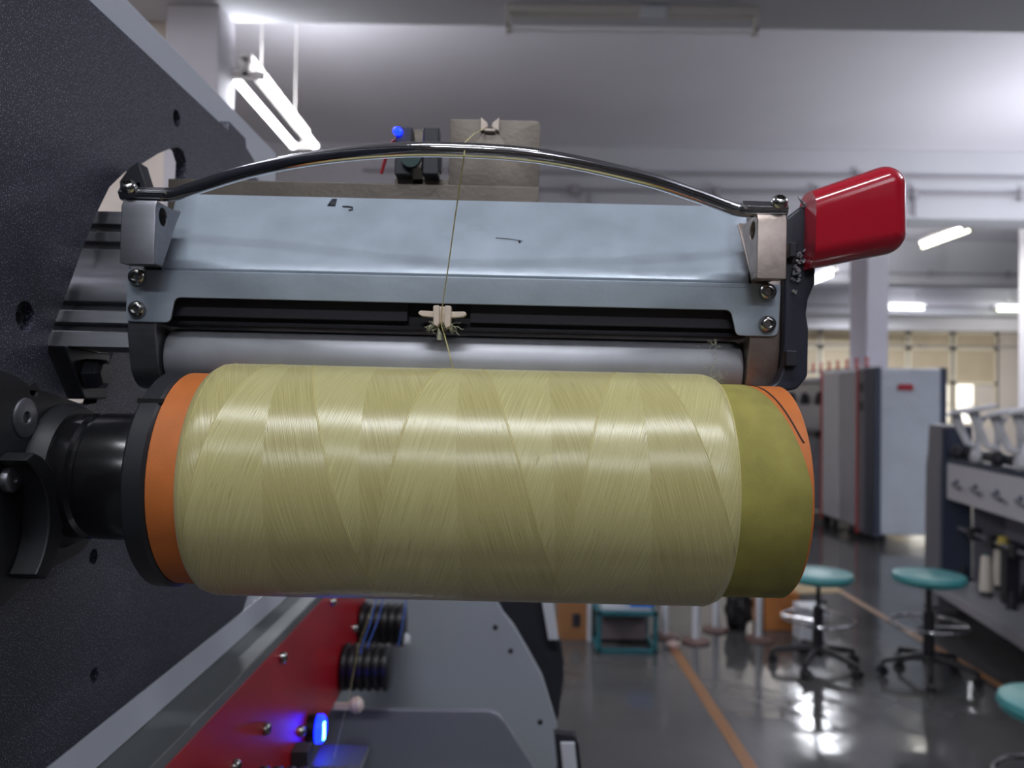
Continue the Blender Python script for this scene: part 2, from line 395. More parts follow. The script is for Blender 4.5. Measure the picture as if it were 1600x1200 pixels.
MB().lathe([(.033, 0), (.033, .003), (.0305, .008), (.028, .008)], (XP+.0138, AX, E(AZ)), (1, 0, 0), 48).build('spindle_hub', M_boss, wm)
MB().prism(EP([(.385, .022), (.43, .02), (.428, -.004), (.405, -.004)]), 'x', XP-.02, XP+.004).build('arm_bracket', M_dark, wm, bevel=.001)
MB().lathe([(.0085, 0), (.0085, .007), (.006, .009), (.0, .009)], (XP+.004, .408, E(.009)), (1, 0, 0), 6).build('hex_bolt', M_dark, wm, bevel=.0006)
# chuck holding the tube
ck = thing('bobbin_chuck', 'glossy black bobbin chuck with a wide flange between plate and orange tube', 'chuck', (XP+.02, AX, E(AZ)), (0, .010, 0))
MB().lathe([(.022, -.006), (.0265, -.004), (.0285, .002), (.0288, .009), (.0272, .0105), (.0272, .012), (.0288, .0135), (.029, .024), (.0275, .036), (.024, .046)], (XP+.02, AX, E(AZ)), (1, 0, 0), 64).build('neck', M_black_gloss, ck)
MB().lathe([(.02, 0), (.0475, 0), (.0488, .0012), (.0490, .0085), (.0475, .0098), (.02, .0098)], (-.1572, AX, E(AZ)), (1, 0, 0), 96).build('flange', mat('flange_black', (34, 35, 40), .45), ck)
MB().box(-.1574, -.147, AX-.0345, AX-.0325, E(AZ+.0345), E(AZ+.0365)).build('flange_slit', mat('slit_dark', (8, 8, 10), .8), ck)

# ------------------------------------------------------------------ bobbin
TILT = (0, .010, 0)
bb = thing('yarn_bobbin', 'large bobbin of pale yellow-green yarn on an orange tube with an olive paper sleeve', 'bobbin', (-.1475, AX, E(AZ)), TILT)
mb = MB(); mb.lathe([(.0445, 0), (.0472, 0), (.0478, .0006), (.0478, .2694), (.0472, .270), (.0445, .270), (.0445, 0)], (-.1475, AX, E(AZ)), (1, 0, 0), 128, cap=False)
mb.build('tube', M_tube, bb)
# sleeve: edge runs back slantwise over the top
rows = []
for i in range(129):
    th = -PI/2+2*PI*i/128                        # 0 = towards camera, +90 deg = top
    a = (th+PI) % (2*PI)-PI
    if a < .12: xe = .1212
    elif a < PI/2: xe = .1212-(.1212-.104)*((a-.12)/(PI/2-.12))**1.15
    else: xe = .104+(.1212-.104)*((a-PI/2)/(PI/2))
    Rr = .0481
    rows.append([(x, AX-Rr*math.cos(th), E(AZ)+Rr*math.sin(th)) for x in [.08, .09, .10, xe]])
mb = MB().grid(rows); mb.build('paper_sleeve', M_olive, bb, solid=.0004)
rows = []
for i in range(25):
    th = math.radians(30+60*i/24); x = .1195-.0105*(i/24)**.8
    rows.append([(x+d, AX-.0480*math.cos(th), E(AZ)+.0480*math.sin(th)) for d in (0, .0007)])
MB().grid(rows).build('seam', mat('seam_dark', (60, 40, 30), .8), bb, solid=.0002)

# yarn package
RY = .0526
def yarn_material():
    m = bpy.data.materials.new('wound_yarn'); m.use_nodes = True; nt = m.node_tree; N = nt.nodes; L = nt.links; b = N['Principled BSDF']
    def math_(op, *a):
        n = N.new('ShaderNodeMath'); n.operation = op
        for i, v in enumerate(a):
            if isinstance(v, (int, float)): n.inputs[i].default_value = v
            else: L.new(v, n.inputs[i])
        return n.outputs[0]
    tc = N.new('ShaderNodeTexCoord'); sp = N.new('ShaderNodeSeparateXYZ'); L.new(tc.outputs['Object'], sp.inputs[0])
    X, Y, Z = sp.outputs
    th = math_('ARCTAN2', Z, math_('MULTIPLY', Y, -1))      # 0 towards the camera, + up
    x = math_('ADD', X, -.1475)                             # back to machine x
    CELL = .0386; X0 = -.0985
    wob = math_('MULTIPLY', math_('SINE', math_('MULTIPLY', th, 1.7)), .045)
    u = math_('ADD', math_('DIVIDE', math_('SUBTRACT', x, X0), CELL), wob)
    k = math_('FLOOR', u); v = math_('SUBTRACT', u, k)
    odd = math_('GREATER_THAN', math_('ABSOLUTE', math_('SUBTRACT', math_('MODULO', math_('ADD', k, 20), 2), 0)), .5)
    s_even = math_('SUBTRACT', .74, math_('MULTIPLY', th, .36))
    s_odd = math_('ADD', .25, math_('MULTIPLY', th, .36))
    s = math_('ADD', math_('MULTIPLY', s_even, math_('SUBTRACT', 1, odd)), math_('MULTIPLY', s_odd, odd))
    slash = math_('GREATER_THAN', v, s)                     # 1: '/' threads, 0: '\' threads
    sgn = math_('SUBTRACT', math_('MULTIPLY', slash, 2), 1)
    arc = math_('MULTIPLY', th, RY)
    sa, ca = math.sin(.27), math.cos(.27)
    across = math_('SUBTRACT', math_('MULTIPLY', x, ca), math_('MULTIPLY', math_('MULTIPLY', arc, sa), sgn))
    along = math_('ADD', math_('MULTIPLY', math_('MULTIPLY', x, sa), sgn), math_('MULTIPLY', arc, ca))
    cmb = N.new('ShaderNodeCombineXYZ'); L.new(math_('MULTIPLY', across, 2400), cmb.inputs[0]); L.new(math_('MULTIPLY', along, 38), cmb.inputs[1]); L.new(math_('MULTIPLY', sgn, 5), cmb.inputs[2])
    n1 = N.new('ShaderNodeTexNoise'); n1.inputs['Scale'].default_value = 1; n1.inputs['Detail'].default_value = 3; L.new(cmb.outputs[0], n1.inputs['Vector'])
    cmb2 = N.new('ShaderNodeCombineXYZ'); L.new(math_('MULTIPLY', across, 1100), cmb2.inputs[0]); L.new(math_('MULTIPLY', along, 90), cmb2.inputs[1]); L.new(math_('MULTIPLY', sgn, 9), cmb2.inputs[2])
    n2 = N.new('ShaderNodeTexNoise'); n2.inputs['Scale'].default_value = 1; n2.inputs['Detail'].default_value = 2; L.new(cmb2.outputs[0], n2.inputs['Vector'])
    # occasional dark slits between threads
    sl = N.new('ShaderNodeMapRange'); sl.inputs[1].default_value = .66; sl.inputs[2].default_value = .78; L.new(n2.outputs[0], sl.inputs[0])
    mx = N.new('ShaderNodeMix'); mx.data_type = 'RGBA'; mx.inputs[6].default_value = srgb(184, 176, 118); mx.inputs[7].default_value = srgb(206, 199, 140)
    mr = N.new('ShaderNodeMapRange'); mr.inputs[1].default_value = .35; mr.inputs[2].default_value = .65; L.new(n1.outputs[0], mr.inputs[0]); L.new(mr.outputs[0], mx.inputs[0])
    mx2 = N.new('ShaderNodeMix'); mx2.data_type = 'RGBA'; mx2.inputs[7].default_value = srgb(150, 140, 95); L.new(mx.outputs[2], mx2.inputs[6])
    L.new(math_('MULTIPLY', sl.outputs[0], .8), mx2.inputs[0])
    # '\' bands slightly duller, their different sheen put into the colour
    mx3 = N.new('ShaderNodeMix'); mx3.data_type = 'RGBA'; mx3.blend_type = 'MULTIPLY'; mx3.inputs[7].default_value = (.90, .885, .84, 1); L.new(mx2.outputs[2], mx3.inputs[6]); L.new(math_('SUBTRACT', 1, slash), mx3.inputs[0])
    L.new(mx3.outputs[2], b.inputs['Base Color'])
    b.inputs['Roughness'].default_value = .34; b.inputs['Anisotropic'].default_value = .8; b.inputs['Specular IOR Level'].default_value = 1.0
    b.inputs['Sheen Weight'].default_value = .15; b.inputs['Sheen Roughness'].default_value = .4
    # tangent lies across the threads
    tg = N.new('ShaderNodeCombineXYZ')
    st = math_('SINE', th); ct = math_('COSINE', th)
    L.new(math_('MULTIPLY', 1, ca), tg.inputs[0])
    L.new(math_('MULTIPLY', math_('MULTIPLY', sgn, -sa), st), tg.inputs[1])     # circumferential dir = (0, sin, cos)
    L.new(math_('MULTIPLY', math_('MULTIPLY', sgn, -sa), ct), tg.inputs[2])
    L.new(tg.outputs[0], b.inputs['Tangent'])
    bp = N.new('ShaderNodeBump'); bp.inputs['Strength'].default_value = .6; bp.inputs['Distance'].default_value = .00025
    h = math_('ADD', math_('ADD', n1.outputs[0], math_('MULTIPLY', sl.outputs[0], -.7)), math_('MULTIPLY', slash, .8))
    L.new(h, bp.inputs['Height']); L.new(bp.outputs[0], b.inputs['Normal'])
    return m
M_yarn = yarn_material()
XL, XR = -.1355, .0930
def ry(x):
    e = .0085; d = min(x-XL, XR-x)
    if d >= e: return RY
    t = 1-max(d, 0)/e
    return RY-.0045*(1-math.sqrt(max(0, 1-t*t)))*1.15
prof = [(.0479, XL+.0012-(-.1475))]
for i in range(0, 13): x = XL+.0088*i/12; prof.append((ry(x), x+.1475))
prof += [(RY, -.05+.1475), (RY, .05+.1475)]
for i in range(12, -1, -1): x = XR-.0088*i/12; prof.append((ry(x), x+.1475))
prof.append((.0479, XR-.0008+.1475))
yo = MB().lathe(prof, (-.1475, AX, E(AZ)), (1, 0, 0), 256, cap=False).build('wound_yarn', M_yarn, bb, angle=70)
# raised edge threads of the crossing bands
mb = MB(); CELL = .0386; X0 = -.0985
for kk in range(-1, 5):
    xk = X0+kk*CELL; odd = kk % 2
    for off in ((0, .0006) if kk in (0, 1, 2, 3) else (0,)):
        path = []
        for i in range(120):
            th = -2.0+4.0*i/119
            v = .25+.36*th if odd else .74-.36*th
            if v < -.02 or v > 1.05: continue
            x = xk+CELL*(v-.045*math.sin(1.7*th))+off
            if x < XL+.001 or x > XR-.001: continue
            R_ = ry(x)+.00006
            path.append((x, AX-R_*math.cos(th), E(AZ)+R_*math.sin(th)))
        if len(path) > 4: mb.tube(path, .00017, 6)
# last turns lying along both shoulders
for (xc, amp, ph) in ((XR-.0045, .0030, .5), (XL+.010, .0055, 2.0), (XR-.0015, .0006, 1.0), (XL+.0035, .0012, .3)):
    path = []
    for i in range(160):
        th = 2*PI*i/160; x = xc+amp*math.sin(th+ph); R_ = ry(x)+.00005
        path.append((x, AX-R_*math.cos(th), E(AZ)+R_*math.sin(th)))
    mb.tube(path, .00016, 6, close=True)
mb.build('edge_thread', M_thread, yo)

# ------------------------------------------------------------------ traverse head lying on the bobbin
tr = thing('traverse_head', 'grey sheet-covered yarn traverse head with chrome bow and roller above the bobbin', 'machine head', (-.2, .37, E(0)), TILT)
RCY, RCZ, RR = .4057, .0182, .0143
MB().lathe([(.0, 0), (.012, 0), (.0137, .0008), (RR, .002), (RR, .284), (.0137, .2852), (.012, .286), (0, .286)], (-.1722, RCY, E(RCZ)), (1, 0, 0), 64).build('roller', M_roller, tr)
def cheek(x0, x1, m):
    bot = arcpts(RCY, RCZ, .0163, math.radians(200), math.radians(340), 14)
    pts = [(.3865, .062), (.3865, .028)]+bot+[(.447, .03), (.455, .09), (.410, .094), (.3945, .075)]
    return MB().prism(EP(pts), 'x', x0, x1).build('end_cheek', m, tr, bevel=.0008)
cheek(-.1868, -.1728, M_alu); cheek(.1142, .1293, M_alu_warm)
# sheet cover: lip, fold and sloped top, with an ear at each end
def lip_outline():
    pts = [(-.1868, .0592), (-.1868, .034), (-.1655, .034), (-.1635, .0462), (.1045, .0462), (.1075, .034), (.1275, .034), (.1285, .0592)]
    return rounded(pts, [.001, .0035, .003, .0035, .0035, .003, .0035, .001])
plate2d('cover_lip', EP(lip_outline()), [], .0014, M_sheet, tr, 'y', .3855, bevel=.0003)
prof = [(.3862, .0585), (.3862, .0605), (.387, .0622), (.3895, .0652), (.4185, .1015), (.4215, .1045), (.4255, .1052), (.445, .1052)]
def edge_x(y, side):
    t = min(1, max(0, (y-.386)/.036))
    return (-.1705-.009*t) if side < 0 else (.1130+.0085*t)
rows = []
for (y, z) in prof:
    a, b = edge_x(y, -1), edge_x(y, 1); rows.append([(a+(b-a)*i/24, y, E(z)) for i in range(25)])
MB().grid(rows).build('cover_sheet', M_sheet, tr, solid=.0014, angle=25)
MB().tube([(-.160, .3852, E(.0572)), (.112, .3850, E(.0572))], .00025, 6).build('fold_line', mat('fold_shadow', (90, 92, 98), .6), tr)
# scuffs and marker strokes on the sheet
M_ink = mat('marker_ink', (40, 42, 52), .6)
def on_sheet(x, z):                       # a point just above the sloped sheet
    y = .3895+(z-.0652)/(.1015-.0652)*(.4185-.3895); return (x, y-.0009, E(z)+.0006)
def dab(x, z, w, h): 
    a, b = on_sheet(x, z), on_sheet(x+w, z); c, d = on_sheet(x+w*.4, z+h), on_sheet(x+w, z+h)
    return MB().grid([[a, b], [c, d]]).build('ink_mark', M_ink, tr, solid=.0002)
dab(-.0985, .0988, .0042, .0045)
MB().tube([on_sheet(-.0905, .0985), on_sheet(-.087, .0985), on_sheet(-.0852, .098), on_sheet(-.0850, .0968), on_sheet(-.0868, .0962)], .0004, 6).build('ink_mark', M_ink, tr)
MB().tube([on_sheet(-.010, .0812), on_sheet(-.004, .0809), on_sheet(.002, .0800), on_sheet(.0035, .0795)], .00018, 6).build('scratch', M_ink, tr)
MB().tube([on_sheet(.0018, .0798), on_sheet(.0022, .0788)], .0005, 6).build('scratch', M_ink, tr)
# dark slot behind the lip
M_slot = mat('slot_dark', (44, 42, 54), .5); M_slot2 = mat('slot_navy', (20, 21, 32), .4)
MB().box(-.170, -.0520, .392, .41, E(.0378), E(.055)).box(-.0215, .1142, .392, .41, E(.0378), E(.055)).build('slot_rail', M_slot, tr, bevel=.0005)
MB().box(-.172, .1142, .396, .412, E(.0336), E(.060)).build('slot_back', M_slot2, tr, bevel=.0005)
MB().box(-.172, .1142, .3935, .398, E(.0338), E(.0358)).build('slot_lower_rail', M_slot2, tr, bevel=.0004)
MB().box(-.1728, .1142, .414, .445, E(.034), E(.094)).build('housing', M_dark, tr, bevel=.001)
# yarn guide
gx = -.0343
yg = [(gx-.0040, .0448), (gx+.0040, .0448), (gx+.0042, .0362), (gx+.0022, .0338), (gx+.0010, .0372), (gx-.0012, .0372), (gx-.0016, .0338), (gx-.0040, .0362)]
g_ = MB().prism(EP(rounded([(gx-.0043, .0447), (gx-.0014, .0450), (gx-.0012, .0365), (gx-.0020, .0345), (gx-.0040, .0358)], .0006, 3)), 'y', .3815, .3895)
g_.prism(EP(rounded([(gx+.0014, .0450), (gx+.0043, .0447), (gx+.0042, .0352), (gx+.0020, .0340), (gx+.0012, .0365)], .0006, 3)), 'y', .3815, .3895)
g_.box(gx-.0020, gx+.0020, .3845, .3895, E(.0368), E(.0447))
for sg in (-1, 1):
    g_.prism(EP([(gx+sg*.0038, .0422), (gx+sg*.0105, .0424), (gx+sg*.0115, .0418), (gx+sg*.0115, .0408), (gx+sg*.0100, .0398), (gx+sg*.0038, .0392)]), 'y', .3835, .3880)
g_.box(gx-.003, gx+.003, .3880, .3965, E(.038), E(.044))
g_.build('yarn_guide', M_ceramic, tr, bevel=.0006, seg=3)
mb = MB(); rnd = random.Random(3)
for i in range(46):
    sx = rnd.choice((-1, 1)); p = Vector((gx+sx*rnd.uniform(.0012, .006), .3835+rnd.uniform(-.001, .002), E(.0362+rnd.uniform(-.002, .001))))
    path = [tuple(p)]
    for k in range(4):
        p = p+Vector((rnd.uniform(-.001, .0012)*1.2+sx*.0003, rnd.uniform(-.0005, .0005), rnd.uniform(-.0013, .0006))); path.append(tuple(p))
    mb.tube(path, .00007, 4)
for i in range(14):
    p = Vector((gx-.0018, .384, E(.0345))); path = [tuple(p)]
    for k in range(5):
        p = p+Vector((rnd.uniform(-.0005, .0007), rnd.uniform(-.0002, .0003), -.0012)); path.append(tuple(p))
    mb.tube(path, .00007, 4)
tag(mb.build('lint', M_lint, tr), kind='stuff')
mb = MB()
for i in range(60):
    p = Vector((.0985+rnd.gauss(0, .003), .3915, E(.020+rnd.uniform(-.010, .012)))); path = [tuple(p)]
    for k in range(4):
        p = p+Vector((rnd.uniform(-.001, .001), -.0001, rnd.uniform(-.001, .001))); path.append(tuple(p))
    mb.tube(path, .00006, 4)
tag(mb.build('roller_fluff', M_lint, tr), kind='stuff')
# clamp blocks carrying the bow
def clamp(x0, x1, m, inner):
    side = [(.3655, .059), (.3655, .0855), (.3672, .0885), (.3920, .0885), (.3745, .0592)]
    holes_ = [EP(circle(.3735, .0825, .0042, 18))]
    return plate2d('clamp_block', EP(side), [] if not inner else holes_, x1-x0, m, tr, 'x', (x0+x1)/2, bevel=.0006)
clamp(-.1812, -.1652, M_alu, True); clamp(.1108, .1245, M_alu_warm, True)
MB().box(-.1795, -.1710, .368, .388, E(.0605), E(.0875)).build('clamp_fill', M_alu, tr)
MB().box(.1165, .1235, .368, .388, E(.0605), E(.0875)).build('clamp_fill', M_alu_warm, tr)
# bow: catmull-rom through measured points
bow = [(-.1835, .370, .0920), (-.172, .370, .0920), (-.1590, .3695, .0923), (-.1480, .3645, .0938), (-.1186, .351, .0985), (-.0880, .3375, .1008), (-.0560, .3275, .1018), (-.0276, .324, .1019), (.0107, .3275, .1010), (.0523, .342, .0975), (.0780, .355, .0942), (.0950, .3640, .0914), (.1030, .3693, .0910), (.112, .370, .0910), (.1255, .370, .0912)]
def catmull(p, n=8):
    P = [Vector(p[0])*2-Vector(p[1])]+[Vector(q) for q in p]+[Vector(p[-1])*2-Vector(p[-2])]; out = []
    for i in range(1, len(P)-2):
        for k in range(n):
            t = k/n; a, b, c, d = P[i-1:i+3]
            out.append(.5*((2*b)+(-a+c)*t+(2*a-5*b+4*c-d)*t*t+(-a+3*b-3*c+d)*t**3))
    out.append(P[-2]); return out
bp_ = [(q.x, q.y, E(q.z)) for q in catmull(bow)]
bw = MB().tube(bp_, .0031, 24).build('guide_bow', M_chrome, tr, bevel=.0005)
for (x0, x1) in ((-.1835, -.1610), (.1045, .1255)):
    n_ = Vector((0, -.72, .69)); q_ = Vector((0, .69, .72)); o = Vector(((x0+x1)/2, .370, E(.0916)))+n_*.0022
    mb = MB(); hw = (x1-x0)/2
    v = [mb.bm.verts.new(o+Vector((sx*hw, 0, 0))+q_*sy*.0024+n_*sz*.0009) for sz in (-1, 1) for sx, sy in ((-1, -1), (1, -1), (1, 1), (-1, 1))]
    for f in ((0,3,2,1),(4,5,6,7),(0,1,5,4),(1,2,6,5),(2,3,7,6),(3,0,4,7)): mb.bm.faces.new([v[i] for i in f])
    mb.build('bow_flat', M_chrome, tr, bevel=.0004)
for x in (-.1785, .1212): screw(tr, (x, .3675, E(.0938)), (0, -.72, .69), .0037, M_screw, 'bow_screw', .9)
for x, z in ((-.1816, .0555), (-.1811, .0400), (.1219, .0553), (.1219, .0398)): screw(tr, (x, .3846, E(z)), (0, -1, 0), .0041, M_screw, 'cover_screw', .75)
# profiled swing arm going through the slot of the plate
arm = [(.434, .098), (.432, .0905), (.4360, .0900), (.4360, .0868), (.431, .0862), (.430, .0805), (.434, .080), (.434, .0768), (.4285, .0762), (.4275, .071), (.424, .0655), (.417, .060), (.410, .056), (.4065, .0502), (.4060, .0455), (.4105, .0448), (.4085, .0410), (.4015, .0405), (.398, .034), (.4025, .0335), (.4005, .0300), (.3935, .0295), (.3895, .0215), (.43, .0208), (.437, .03), (.452, .055), (.462, .098)]
MB().prism(EP(arm), 'x', -.29, -.1868).build('swing_arm', M_alu, tr, bevel=.0005)
# handle bracket and red grip
M_brkt = mat('dark_navy_bracket', (40, 42, 54), .38)
br = rounded([(.1293, .0905), (.1400, .0990), (.1440, .0985), (.1440, .0600), (.1408, .0520), (.1400, .0450), (.1412, .0380), (.1412, .0150), (.1360, .0085), (.1180, .0060), (.1180, .0085), (.1262, .0110), (.1293, .0190)], [.001, .002, .001, .004, .004, .006, .004, .006, .005, .001, .001, .005, .004])
plate2d('handle_bracket', EP(br), [], .012, M_brkt, tr, 'y', .388, bevel=.0012)
MB().box(.1294, .1330, .376, .383, E(.071), E(.078)).build('bracket_boss', M_dark, tr, bevel=.0006)
MB().box(.1294, .1345, .378, .383, E(.0195), E(.027)).build('bracket_boss', M_dark, tr, bevel=.0006)
core0 = [Vector(p) for p in ((.128, .0985), (.1830, .1190), (.1838, .0752), (.128, .0632))]
def inset_poly(P, d):
    out = []; n = len(P)
    for i in range(n):
        a, b, c = P[i-1], P[i], P[(i+1) % n]; u = (b-a).normalized(); v = (c-b).normalized()
        n1 = Vector((u.y, -u.x)); n2 = Vector((v.y, -v.x)); m_ = (n1+n2).normalized(); out.append(b+m_*d/m_.dot(n1))
    return out
RG = .0098; core = inset_poly(core0, RG)
def offset_ring(d):
    out = []; n = len(core)
    for i in range(n):
        a, b, c = core[i-1], core[i], core[(i+1) % n]; u = (b-a).normalized(); v = (c-b).normalized()
        a1 = math.atan2(u.x, -u.y); a2 = math.atan2(v.x, -v.y)
        while a2 > a1: a2 -= 2*PI
        for k in range(9):
            t = a1+(a2-a1)*k/8; out.append((b.x+d*math.cos(t), b.y+d*math.sin(t)))
    return out
rings = []; NQ = 10; y0, y1 = .367, .391
for i in range(NQ): t = PI/2*i/(NQ-1); rings.append((offset_ring(RG*math.sin(t)), y0+RG*1.1*(1-math.cos(t))))
for i in range(NQ): t = PI/2*i/(NQ-1); rings.append((offset_ring(RG*math.cos(t)), y1-RG*1.1*(1-math.sin(t))))
mb = MB(); V_ = [[mb.bm.verts.new((p[0], y, E(p[1]))) for p in pts] for pts, y in rings]
for A, B in zip(V_, V_[1:]):
    for i in range(len(A)): mb.bm.faces.new((A[i], A[(i+1) % len(A)], B[(i+1) % len(A)], B[i]))
mb.bm.faces.new(V_[0][::-1]); mb.bm.faces.new(V_[-1])
bmesh.ops.remove_doubles(mb.bm, verts=mb.bm.verts[:], dist=1e-6)
r_ = bmesh.ops.bisect_plane(mb.bm, geom=mb.bm.verts[:]+mb.bm.edges[:]+mb.bm.faces[:], plane_co=(.1382, 0, 0), plane_no=(-1, 0, 0), clear_outer=True)
bmesh.ops.holes_fill(mb.bm, edges=[e for e in mb.bm.edges if e.is_boundary])
grip = mb.build('red_grip', M_red, tr, angle=50)
# dark stop block seen through the slot, behind the bow's end
MB().prism([Pw(*p, .44)[::2] for p in ((186, 304), (183, 284), (198, 262), (212, 252), (226, 296), (225, 304))], 'y', .44, .452).box(-.2140, -.2075, .440, .452, E(.09), E(.116)).build('stop_block', M_dark, tr, bevel=.0005)
# crinkled clear adhesive on the bracket
M_glue = mat('clear_glue', (150, 152, 160), .12, bump=1, bscale=500, coat=1, metal=.3)
for (cx, cz, n_) in ((.1350, .0655, 16), (.1400, .0960, 14)):
    mb = MB()
    for i in range(n_):
        p = Vector((cx+rnd.gauss(0, .0016), .3805, E(cz+rnd.gauss(0, .004 if cz < .09 else .0015))))
        path = [tuple(p)]
        for k in range(3):
            p = p+Vector((rnd.uniform(-.0016, .0016), -.0002, rnd.uniform(-.0018, .0018))); path.append(tuple(p))
        mb.tube(path, [.0004, .0008, .0006, .0003], 5)
    mb.build('clear_glue', M_glue, tr)

# ------------------------------------------------------------------ stainless yarn guide bracket behind the head
gb = thing('guide_bracket', 'brushed stainless guide bracket standing behind the traverse head, notched at its top', 'bracket', (-.21, .5, E(.12)), (0, .010, 0))
BY = .500
def X(px, y=BY): return (px-800)/FPX*y
plate2d('guide_plate', EP(rounded([(X(696), .128), (X(696), .1755), (X(746), .1755), (X(749), .1675), (X(771), .1675), (X(773), .1755), (X(838), .1755), (X(838), .128)], [0, .001, .001, .001, .001, .001, .004, 0])), [], .0015, M_steel, gb, 'y', BY, bevel=.0003)
MB().box(-.215, X(838), BY-.006, BY-.0045, E(.108), E(.1325)).box(-.215, X(838), BY-.0045, BY+.03, E(.1310), E(.1325)).build('cross_beam', M_steel, gb, bevel=.0004)
mb = MB()
for sg in (-1, 1): mb.prism(EP([(X(759)+sg*.0058, .1762), (X(759)+sg*.0016, .1762-.0035), (X(759)+sg*.0012, .1700), (X(759)+sg*.0058, .1672)]), 'y', BY-.004, BY+.003)
mb.box(X(759)-.0035, X(759)+.0035, BY-.004, BY+.003, E(.1672), E(.1690))
mb.build('ceramic_eyelet', M_ceramic, gb, bevel=.0006)
MB().box(X(612), X(696), BY-.001, BY+.001, E(.1335), E(.137)).box(X(640), X(656), BY-.001, BY+.001, E(.133), E(.168)).build('sensor_strip', M_steel, gb)
MB().box(X(615), X(641), BY-.012, BY-.001, E(.1365), E(.1665)).build('sensor_block', M_dark, gb, bevel=.001)
MB().box(X(658), X(683), BY-.014, BY-.001, E(.1365), E(.1660)).box(X(655), X(686), BY-.010, BY-.001, E(.140), E(.1580)).build('sensor_block', M_dark, gb, bevel=.001)
MB().lathe([(0, 0), (.0022, 0), (.0026, .002), (.002, .004), (0, .0046)], (X(622), BY-.012, E(.1625)), (-.6, -.8, .1), 16).build('status_led', M_led, gb)
MB().tube([(X(618), BY-.008, E(.1605)), (X(608), BY-.006, E(.158)), (X(600), BY-.004, E(.152)), (X(590), BY, E(.140))], .0011, 8).build('red_wire', mat('red_wire', (170, 40, 50), .5), gb)
MB().lathe([(.0, 0), (.006, 0), (.006, .004), (0, .004)], (X(641), BY-.013, E(.146)), (0, -1, 0), 20).build('green_cap', mat('dark_green_plastic', (30, 60, 58), .5), gb)

# travelling yarn
yn = [Pw(757, 201, .497), Pw(741, 209, .41), Pw(727, 222, .329), Pw(727, 229, .3215), Pw(725, 243, .321), Pw(724, 252, .325), Pw(711, 340, .345), Pw(700, 420, .368), Pw(690, 486, .3838), Pw(690, 510, .3842), Pw(694, 522, .385), Pw(701, 548, .378), Pw(708, 577, .366)]
tag(MB().tube(yn, .00027, 8).build('yarn_strand', M_thread), 'single cream yarn strand running from the notched bracket over the bow to the bobbin', 'yarn')

# ------------------------------------------------------------------ lower section: red panel, rollers, guards
ls = thing('lower_winding_section', 'red panelled lower section of the machine with ribbed rollers and grey guards', 'machine section', (-.2, .8, E(-.7)))
MB().box(-.200, -.193, .2, 1.08, E(-.345), E(-.2118)).build('red_panel', M_red_panel, ls, bevel=.0008)
def onred(px, py):
    y = .193*FPX/(800-px); return y, -(py-(600+20))/FPX*y-.013*.0
for (px, py) in ((447, 1030), (423, 1140), (376, 1198), (524, 943), (559, 983), (478, 1143)):
    y, z = onred(px, py); screw(ls, (-.193, y, E(z)), (1, 0, 0), .005, M_screw, 'panel_screw', .9)
def ribbed(y, z, x0, x1, r, n=6):
    prof = [(.004, 0)]; L_ = x1-x0
    for i in range(n):
        a = L_*i/n; prof += [(r*.86, a+.0005), (r, a+L_/n*.25), (r, a+L_/n*.7), (r*.86, a+L_/n*.95)]
    prof.append((.004, L_))
    return MB().lathe(prof, (x0, y, E(z)), (1, 0, 0), 40).build('ribbed_roller', M_rubber, ls)
ribbed(.935, -.316, -.192, -.136, .0265); ribbed(1.045, -.297, -.192, -.134, .0268); ribbed(.615, -.307, -.192, -.120, .021, 7)
MB().box(-.205, -.19, .56, .665, E(-.40), E(-.345)).build('lower_block', M_dark, ls, bevel=.002)
y, z = onred(491, 1139)
bt = MB().lathe([(.0, 0), (.0135, 0), (.0135, .008), (.012, .009), (0, .009)], (-.193, y, E(z)), (1, 0, 0), 32).build('button_body', M_rubber, ls)
MB().lathe([(.013, .0), (.013, .005), (.010, .007), (.0, .0075)], (-.1842, y, E(z)), (1, 0, 0), 32).build('button_ring', M_led, bt)
MB().box(-.1773, -.1762, y-.007, y-.002, E(z-.008), E(z+.008)).build('button_core', M_led_core, bt)
y, z = onred(468, 1185)
MB().box(-.193, -.178, y-.008, y+.012, E(z-.006), E(z+.010)).build('black_sensor', M_dark, ls, bevel=.001)
# guards
gY = 1.12
def q(px, py, yy): v = Pw(px, py, yy); return (v[0], v[2])
disc = [(-.30, E(-.22))]+[q(*p, gY) for p in ((769, 925), (786, 957), (803, 978), (825, 1016), (847, 1056), (859, 1094), (870, 1131), (873, 1169), (868, 1210), (850, 1290))]+[(-.30, E(-.62))]
plate2d('round_guard', disc, [], .012, M_disc, ls, 'y', gY+.006, bevel=.002)
for (px, py) in ((774, 980), (798, 1017), (844, 1128)):
    v = Pw(px, py, gY); screw(ls, (v[0], gY, v[2]), (0, -1, 0), .0035, M_dark, 'guard_screw')
cY = .95
cov = [q(*p, cY) for p in ((440, 1108), (765, 1111), (778, 1117), (790, 1130), (838, 1205), (850, 1260), (440, 1260))]
plate2d('front_guard', cov, [], .010, M_cover, ls, 'y', cY+.005, bevel=.002)
dk = [q(*p, 1.2) for p in ((740, 900), (845, 900), (858, 1000), (876, 1000), (881, 1034), (881, 1062), (873, 1120), (860, 1150), (780, 1150))]
plate2d('rear_disc', dk, [], .02, M_dark, ls, 'y', 1.21, bevel=.003)
ws = [q(*p, 1.18) for p in ((845, 930), (863, 930), (873, 1000), (857, 1000))]
plate2d('light_strip', ws, [], .01, M_plastic_white, ls, 'y', 1.185, bevel=.001)
fs = [q(*p, 1.0) for p in ((866, 1146), (899, 1150), (905, 1165), (912, 1230), (874, 1230))]
plate2d('side_guard', fs, [], .014, M_dark, ls, 'y', 1.01, bevel=.002)
ws = [q(*p, .99) for p in ((876, 1162), (898, 1162), (905, 1230), (882, 1230))]
